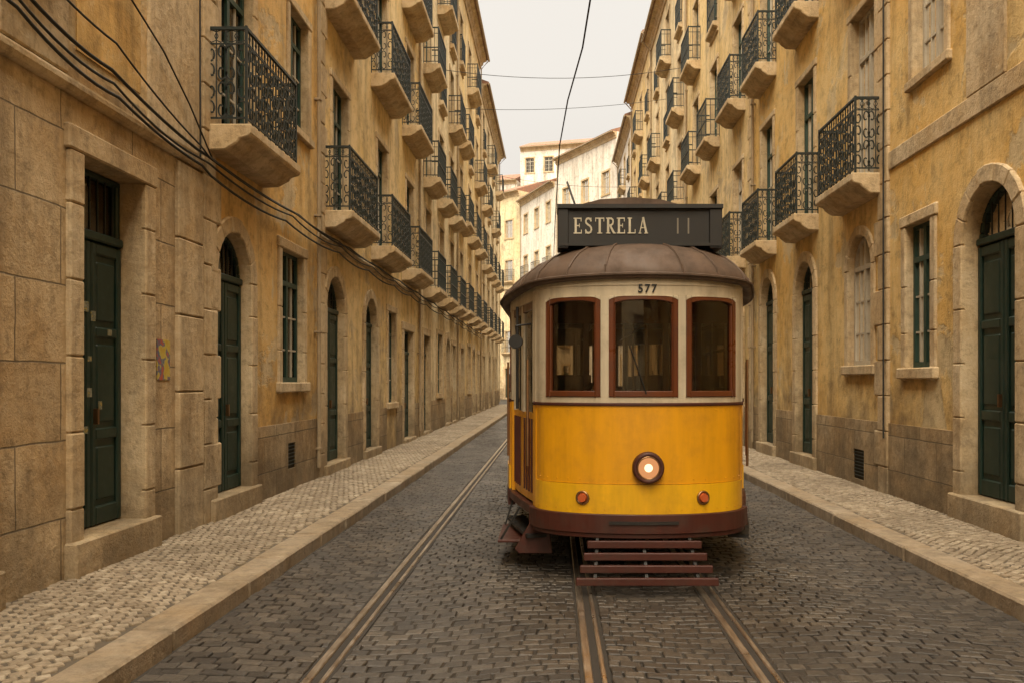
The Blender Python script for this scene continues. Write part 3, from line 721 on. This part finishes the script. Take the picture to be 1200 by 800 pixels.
G={'E':([(.08,0,.25,1),(0,.93,.62,1),(.2,.47,.48,.54),(0,0,.64,.07),(.56,.76,.62,1),(.58,0,.64,.24),(.43,.38,.48,.63)],[]),
 'T':([(.27,0,.44,1),(0,.93,.71,1),(0,.76,.055,1),(.655,.76,.71,1),(.16,0,.55,.06)],[]),
 'L':([(.08,0,.25,1),(0,0,.62,.07),(.56,0,.62,.27),(0,.94,.34,1)],[]),
 'R':([(.08,0,.25,1),(0,0,.34,.06),(0,.94,.3,1)],[([(.2,.96),(.42,.95),(.54,.86),(.56,.74),(.52,.61),(.40,.53),(.2,.51)],.11),([(.32,.52),(.46,.28),(.62,.04)],.15),([(.58,.03),(.74,.03)],.06)]),
 'A':([(.17,.33,.52,.39),(0,0,.22,.05),(.46,0,.76,.05)],[([(.10,.02),(.36,1)],.07),([(.36,1),(.63,.02)],.16)]),
 'S':([(.07,.0,.12,.27),(.50,.74,.55,1)],[([(.53,.80),(.44,.93),(.31,.965),(.17,.92),(.11,.80),(.13,.68),(.27,.57),(.42,.49),(.53,.38),(.55,.24),(.48,.09),(.33,.035),(.18,.07),(.09,.20)],.12)])}
def glyphs(mb,word,u,v,h,wfac,gap,w):
    d=0
    for ch in word:
        rects,strokes=G[ch]; sx=h*wfac
        for a,b,c,e_ in rects:
            d+=1; ww=w+.0025+.00015*d; prism(mb,FT,[(u+a*sx,v+b*h),(u+c*sx,v+b*h),(u+c*sx,v+e_*h),(u+a*sx,v+e_*h)],w-.003,ww)
        for pts,tk in strokes:
            for p,q in zip(pts[:-1],pts[1:]):
                dx,dy=q[0]-p[0],q[1]-p[1]; l=math.hypot(dx,dy); nx,ny=-dy/l*tk/2,dx/l*tk/2; ex,ey=dx/l*.02,dy/l*.02
                d+=1; ww=w+.0025+.00015*d
                prism(mb,FT,[(u+(p[0]-ex+nx)*sx,v+(p[1]-ey+ny)*h),(u+(p[0]-ex-nx)*sx,v+(p[1]-ey-ny)*h),(u+(q[0]+ex-nx)*sx,v+(q[1]+ey-ny)*h),(u+(q[0]+ex+nx)*sx,v+(q[1]+ey+ny)*h)],w-.003,ww)
        u+=sx*.72+gap
glyphs(tm['letter'],'ESTRELA',-.575,2.985,.138,.80,.0145,-.33)
def text(name,body,x,z,y,size,mat,sx=1,sp=1):
    cu=bpy.data.curves.new(name,'FONT'); cu.body=body; cu.size=size; cu.extrude=.003; cu.align_x='CENTER'; cu.align_y='CENTER'; cu.space_character=sp; cu.offset=.0025
    ob=bpy.data.objects.new(name,cu); S.collection.objects.link(ob); ob.location=(x,y,z); ob.rotation_euler=(math.pi/2,0,0); ob.scale=(sx,1,1)
    cu.materials.append(mat); ob.parent=tram
text('fleet_number','577',TX+.03,2.468,TY-.010,.095,M['signb'],.95,1.25)
def disc(mb,F,u,v,r0,w0,r1,w1,n=24):
    vs=[F.P(u+r0*math.cos(6.28318*i/n),v+r0*math.sin(6.28318*i/n),w0) for i in range(n)]+[F.P(u+r1*math.cos(6.28318*i/n),v+r1*math.sin(6.28318*i/n),w1) for i in range(n)]
    mb.add(vs,[tuple(range(n))[::-1],tuple(range(n,2*n))]+[(i,(i+1)%n,n+(i+1)%n,n+i) for i in range(n)])
def torus(mb,F,u,v,R_,r,w,n=28,m=8):
    vs=[];fs=[]
    for i in range(n):
        a=6.28318*i/n
        for j in range(m):
            b=6.28318*j/m; vs.append(F.P(u+(R_+r*math.cos(b))*math.cos(a),v+(R_+r*math.cos(b))*math.sin(a),w+r*math.sin(b)))
    for i in range(n):
        for j in range(m): fs.append((i*m+j,((i+1)%n)*m+j,((i+1)%n)*m+(j+1)%m,i*m+(j+1)%m))
    mb.add(vs,fs)
lm=MB()
hu,hv=.035,.99
disc(tm['maroon'],FT,hu,hv,.135,-.02,.125,.05); torus(tm['maroon'],FT,hu,hv,.112,.020,.06)
torus(lm,FT,hu,hv,.092,.008,.066)
disc(tm['lampg'],FT,hu,hv,.090,.045,.086,.060); disc(tm['bulb'],FT,hu,hv,.035,.059,.024,.078)
for sx in (-1,1):
    t=tx(.50)*sx; x,y=pos(t); nn=nrm(t)
    FF=Fr((TX+x,TY+y,0),(-nn[1],nn[0],0),(nn[0],nn[1],0))
    torus(lm,FF,0,.73,.050,.011,.02,20,6); disc(tm['redlens'],FF,0,.73,.046,.0,.034,.045)
lm.obj('lamp_rims',M['chrome'],tram,smooth=True)
riv=MB()
for i in range(-9,10):
    t=tc*.96*i/9.5
    for h in (.885,1.465,.635): 
        x,y=pos(t); nn=nrm(t); FF=Fr((TX+x,TY+y,0),(-nn[1],nn[0],0),(nn[0],nn[1],0)); disc(riv,FF,0,h,.006,.0,.004,.018 if h<.7 else .008,6)
riv.obj('dash_rivets',M['yellow'],tram)
for i in range(4):
    v=.36-.085*i; w=.06+.075*i; hw=.47+.033*i
    box(tm['maroon'],FT,-hw,hw,v-.03,v+.03,w-.02,w+.02)
for a in (-.38,0,.38): 
    sweep(tm['black'],[FT.P(a,.42,-.05),FT.P(a*1.1,.08,.27)],.018)
    sweep(tm['black'],[FT.P(a,.42,-.05),FT.P(a,.25,-.9)],.018)
box(tm['black'],FT,-.75,.75,.36,.60,-7.9,-.5)
box(tm['dark'],FT,-.82,.82,.42,.60,-1.6,-.35)
for sx in (-.60,.60): box(tm['black'],FT,sx-.05,sx+.05,.28,.42,-6.2,-2.0)
box(tm['dark'],FT,-.7,.7,.10,.40,-2.2,-2.0)
for yy in (2.9,5.4):
    for sx in (-1,1):
        FW=Fr((TX+sx*.50,TY+yy,.36),(0,1,0),(sx,0,0))
        disc(tm['steel'],FW,0,0,.36,-.05,.35,.05,28); disc(tm['steel'],FW,0,0,.39,-.07,.37,-.045,28); disc(tm['black'],FW,0,0,.12,.05,.10,.12,16)
    sweep(tm['black'],[(TX-.5,TY+yy,.36),(TX+.5,TY+yy,.36)],.06,8)
vs=[(TX+p[0]*.96,TY+4.2+(p[1]-4.2)*.99,.62) for p in outl]; tm['dark'].add(vs,[tuple(range(len(vs)))])
vs=[(TX+p[0]*.97,TY+4.2+(p[1]-4.2)*.99,2.545) for p in outl]; ceil=MB(); ceil.add(vs,[tuple(range(len(vs)))]); ceil.obj('ceiling',M['brown'],tram)
FI=Fr((TX,TY,0),(1,0,0),(0,1,0))
for yb in (1.75,6.65):
    for a,b in ((-1.12,-.38),(.38,1.12)):
        box(tm['brown'],FI,a,b,.62,1.45,yb,yb+.04)
        box(tm['brown'],FI,a,a+.06,1.45,2.55,yb,yb+.04); box(tm['brown'],FI,b-.06,b,1.45,2.55,yb,yb+.04)
        box(tm['brown'],FI,(a+b)/2-.03,(a+b)/2+.03,1.45,2.55,yb,yb+.038)
        sheet_=[FI.P(a,1.45,yb+.02),FI.P(b,1.45,yb+.02),FI.P(b,2.4,yb+.02),FI.P(a,2.4,yb+.02)]; tm['tglass'].add(sheet_,[(0,1,2,3)])
    box(tm['brown'],FI,-1.12,1.12,2.30,2.56,yb-.002,yb+.042)
for i in range(5):
    y=2.3+i*.85
    for a,b in ((-1.1,-.32),(.32,1.1)):
        box(tm['brown'],FI,a,b,.98,1.06,y,y+.42); box(tm['brown'],FI,a,b,1.06,1.78,y+.40,y+.45); box(tm['black'],FI,a+.05,a+.1,.62,.98,y+.1,y+.3); 
for x in (-.3,.3):
    sweep(tm['chrome'],[FI.P(x,2.35,1.9),FI.P(x,2.35,6.5)],.014,6)
    for y in (2.6,4.2,5.8): sweep(tm['chrome'],[FI.P(x,1.0,y),FI.P(x,2.56,y)],.014,6)
box(tm['black'],FI,.12,.42,.62,1.42,.28,.55); disc(tm['chrome'],Fr((TX+.27,TY+.40,1.42),(1,0,0),(0,0,1)),0,0,.12,.0,.10,.06)
sweep(tm['chrome'],[FI.P(.27,1.47,.40),FI.P(.10,1.50,.34)],.014,6)
sweep(tm['chrome'],[FI.P(-.35,.62,.5),FI.P(-.35,1.55,.5)],.02,6); torus(tm['chrome'],Fr((TX-.35,TY+.5,1.55),(1,0,0),(0,0,1)),0,0,.14,.012,0)
sweep(tm['black'],[FT.P(.02,1.60,.03),FT.P(-.12,2.0,.035)],.006,5)
mir=TP(-ty(.62),.14,2.06)
disc(tm['black'],Fr(mir,(1,0,0),(0,-1,0)),0,0,.065,-.02,.06,.02,16); sweep(tm['black'],[TP(-ty(.62),0,2.22),TP(-ty(.62),.14,2.2),mir],.010,5)
sweep(tm['black'],[TP(-ty(.95),.06,1.45),TP(-ty(.95),.06,2.4)],.014,6)
names=dict(yellow='yellow_body_panels',yellow2='yellow_lower_band',cream='cream_body_panels',maroon='maroon_bumper_and_lifeguard',brown='wooden_window_frames',troof='roof_ribs_and_monitor',black='metal_fittings',signb='destination_sign_box',letter='destination_lettering',mark='sign_marks',chrome='grab_rails',redlens='marker_lenses',lampg='headlamp_reflector',bulb='headlamp_bulb',tglass='windows',steel='wheels',dark='underfloor')
for kk,mb in tm.items():
    mb.obj(names[kk],M[kk],tram,bevel=.005 if kk in('signb','maroon','brown','cream') else 0)

# ------------------------------------------------------------ cables, wires
def curve(name,pts,r,mat,parent=None):
    cu=bpy.data.curves.new(name,'CURVE'); cu.dimensions='3D'; cu.bevel_depth=r; cu.bevel_resolution=1
    sp=cu.splines.new('POLY'); sp.points.add(len(pts)-1)
    for i,p in enumerate(pts): sp.points[i].co=(*p,1)
    o=bpy.data.objects.new(name,cu); cu.materials.append(mat); S.collection.objects.link(o); o.parent=parent; return o
def sag(a,b,s,n=14):
    a=Vector(a); b=Vector(b); return [tuple(a.lerp(b,i/n)-Vector((0,0,s*4*(i/n)*(1-i/n)))) for i in range(n+1)]
curve('overhead_trolley_wire',[(.62,-20,6.05),(.48,4,6.0),(.42,9,6.0),(.36,11,6.0),(.20,13,5.98),(.09,15.5,5.98),(.0,24,5.98),(-.1,40,5.95),(-.9,58,5.95)],.011,M['cable'])
curve('span_wire',sag((-3.9,29,12.3),(4.7,31,13.1),.35),.010,M['cable'])
curve('span_wire',sag((-3.9,36,13.2),(4.7,36,13.6),.2),.010,M['cable'])
curve('span_wire',sag((-3.9,44,12.5),(4.7,46,12.2),.3),.010,M['cable'])
cab=empty('facade_cables')
for i,(z0,z1,s,r) in enumerate(((4.62,4.18,.03,.016),(4.50,4.12,.07,.012),(4.85,4.20,.02,.010),(4.38,4.02,.05,.014))):
    pts=[]
    stops=[2,4.2,6.0,7.4,9.4]; hs=[z0+.5,z0+.25,z0-.05,z0-.22,z1]
    for j in range(len(stops)-1):
        pts+=sag((-3.84+.02*i,stops[j],hs[j]),(-3.84+.02*i,stops[j+1],hs[j+1]),s+random.uniform(0,.04),8)[:-1]
    y=9.4
    while y<44:
        y2=y+random.uniform(2.2,3.4); pts+=sag((-3.82+.012*i,y,z1-.02*i),(-3.82+.012*i,y2,z1-.02*i),s*.8+random.uniform(0,.03),8)[:-1]; y=y2
    curve('cable_strand',pts,r,M['cable'],cab)
for i in range(7):
    a=random.uniform(0,6); pts=[(-3.84+.015*(q%3),6.35+(.28+.03*i)*math.cos(a+q*.5)*(1-.02*q)+.05*i-.2,4.85+.2*math.sin(a+q*.5)+.12*(i%3)) for q in range(22)]
    curve('cable_coil',pts,.010,M['cable'],cab)
curve('cable_drop',sag((-3.86,9.3,4.1),(-3.86,9.25,11),0,4),.011,M['cable'],cab)
curve('cable_drop',[(-3.86,7.3,5.35),(-3.85,8.4,4.95),(-3.85,9.0,4.62),(-3.85,9.6,4.2)],.010,M['cable'],cab)
curve('cable_drop',sag((4.66,12.1,.9),(4.66,12.1,9),0,4),.012,M['cable'],cab)
pm=MB(); box(pm,L,8.42,8.70,1.72,2.12,-.01,.008); pm.obj('wall_poster',M['poster'])
pm=MB()
for _ in range(9):
    u=random.uniform(7.2,7.95); v=random.uniform(1.2,2.6); s_=random.uniform(.03,.08); box(pm,L,u,u+s_,v,v+s_*random.uniform(.6,1.4),-.192,-.188)
pm.obj('door_stickers',M['sticker'])

# ------------------------------------------------------------ sky, sun, camera
el,az=math.radians(42),math.radians(190)
W=bpy.data.worlds.new('World'); S.world=W; W.use_nodes=True; t=W.node_tree; t.nodes.clear()
out=t.nodes.new('ShaderNodeOutputWorld'); bg=t.nodes.new('ShaderNodeBackground'); bg.inputs[1].default_value=.1
sky=t.nodes.new('ShaderNodeTexSky'); sky.sky_type='NISHITA'; sky.sun_disc=False; sky.sun_elevation=el; sky.sun_rotation=az; sky.dust_density=4
tc_=t.nodes.new('ShaderNodeTexCoord'); sep=t.nodes.new('ShaderNodeSeparateXYZ'); t.links.new(tc_.outputs['Generated'],sep.inputs[0])
ra=t.nodes.new('ShaderNodeValToRGB'); e=ra.color_ramp.elements
e[0].position=.0; e[0].color=(.150,.140,.126,1); e[1].position=.9; e[1].color=(1,.91,.75,1)
x=e.new(.42); x.color=(.163,.154,.141,1)
t.links.new(sep.outputs[2],ra.inputs[0])
nz=t.nodes.new('ShaderNodeTexNoise'); nz.inputs['Scale'].default_value=2.2; nz.inputs['Detail'].default_value=2; t.links.new(tc_.outputs['Generated'],nz.inputs['Vector'])
mr=t.nodes.new('ShaderNodeMapRange'); mr.inputs[3].default_value=57*.88; mr.inputs[4].default_value=57*1.14; t.links.new(nz.outputs['Fac'],mr.inputs[0])
vm=t.nodes.new('ShaderNodeVectorMath'); vm.operation='SCALE'; t.links.new(ra.outputs[0],vm.inputs[0]); t.links.new(mr.outputs[0],vm.inputs['Scale'])
mx=t.nodes.new('ShaderNodeMix'); mx.data_type='RGBA'; mx.inputs[0].default_value=.97
t.links.new(sky.outputs[0],mx.inputs[6]); t.links.new(vm.outputs[0],mx.inputs[7]); t.links.new(mx.outputs[2],bg.inputs[0]); t.links.new(bg.outputs[0],out.inputs[0])
sl=bpy.data.lights.new('sun','SUN'); sl.energy=4.4; sl.angle=math.radians(48); sl.color=(1,.86,.64)
so=bpy.data.objects.new('sun',sl); S.collection.objects.link(so)
d=Vector((math.sin(az)*math.cos(el),math.cos(az)*math.cos(el),math.sin(el)))
so.rotation_euler=d.to_track_quat('Z','Y').to_euler(); so.location=(0,0,30)
cd=bpy.data.cameras.new('camera'); cd.lens=30; cd.sensor_width=36; cd.shift_x=-50/1200; cd.shift_y=47/1200; cd.clip_end=2000; cd.clip_start=.05
co=bpy.data.objects.new('camera',cd); S.collection.objects.link(co); co.location=(0,0,1.7); co.rotation_euler=(math.pi/2,0,0); S.camera=co
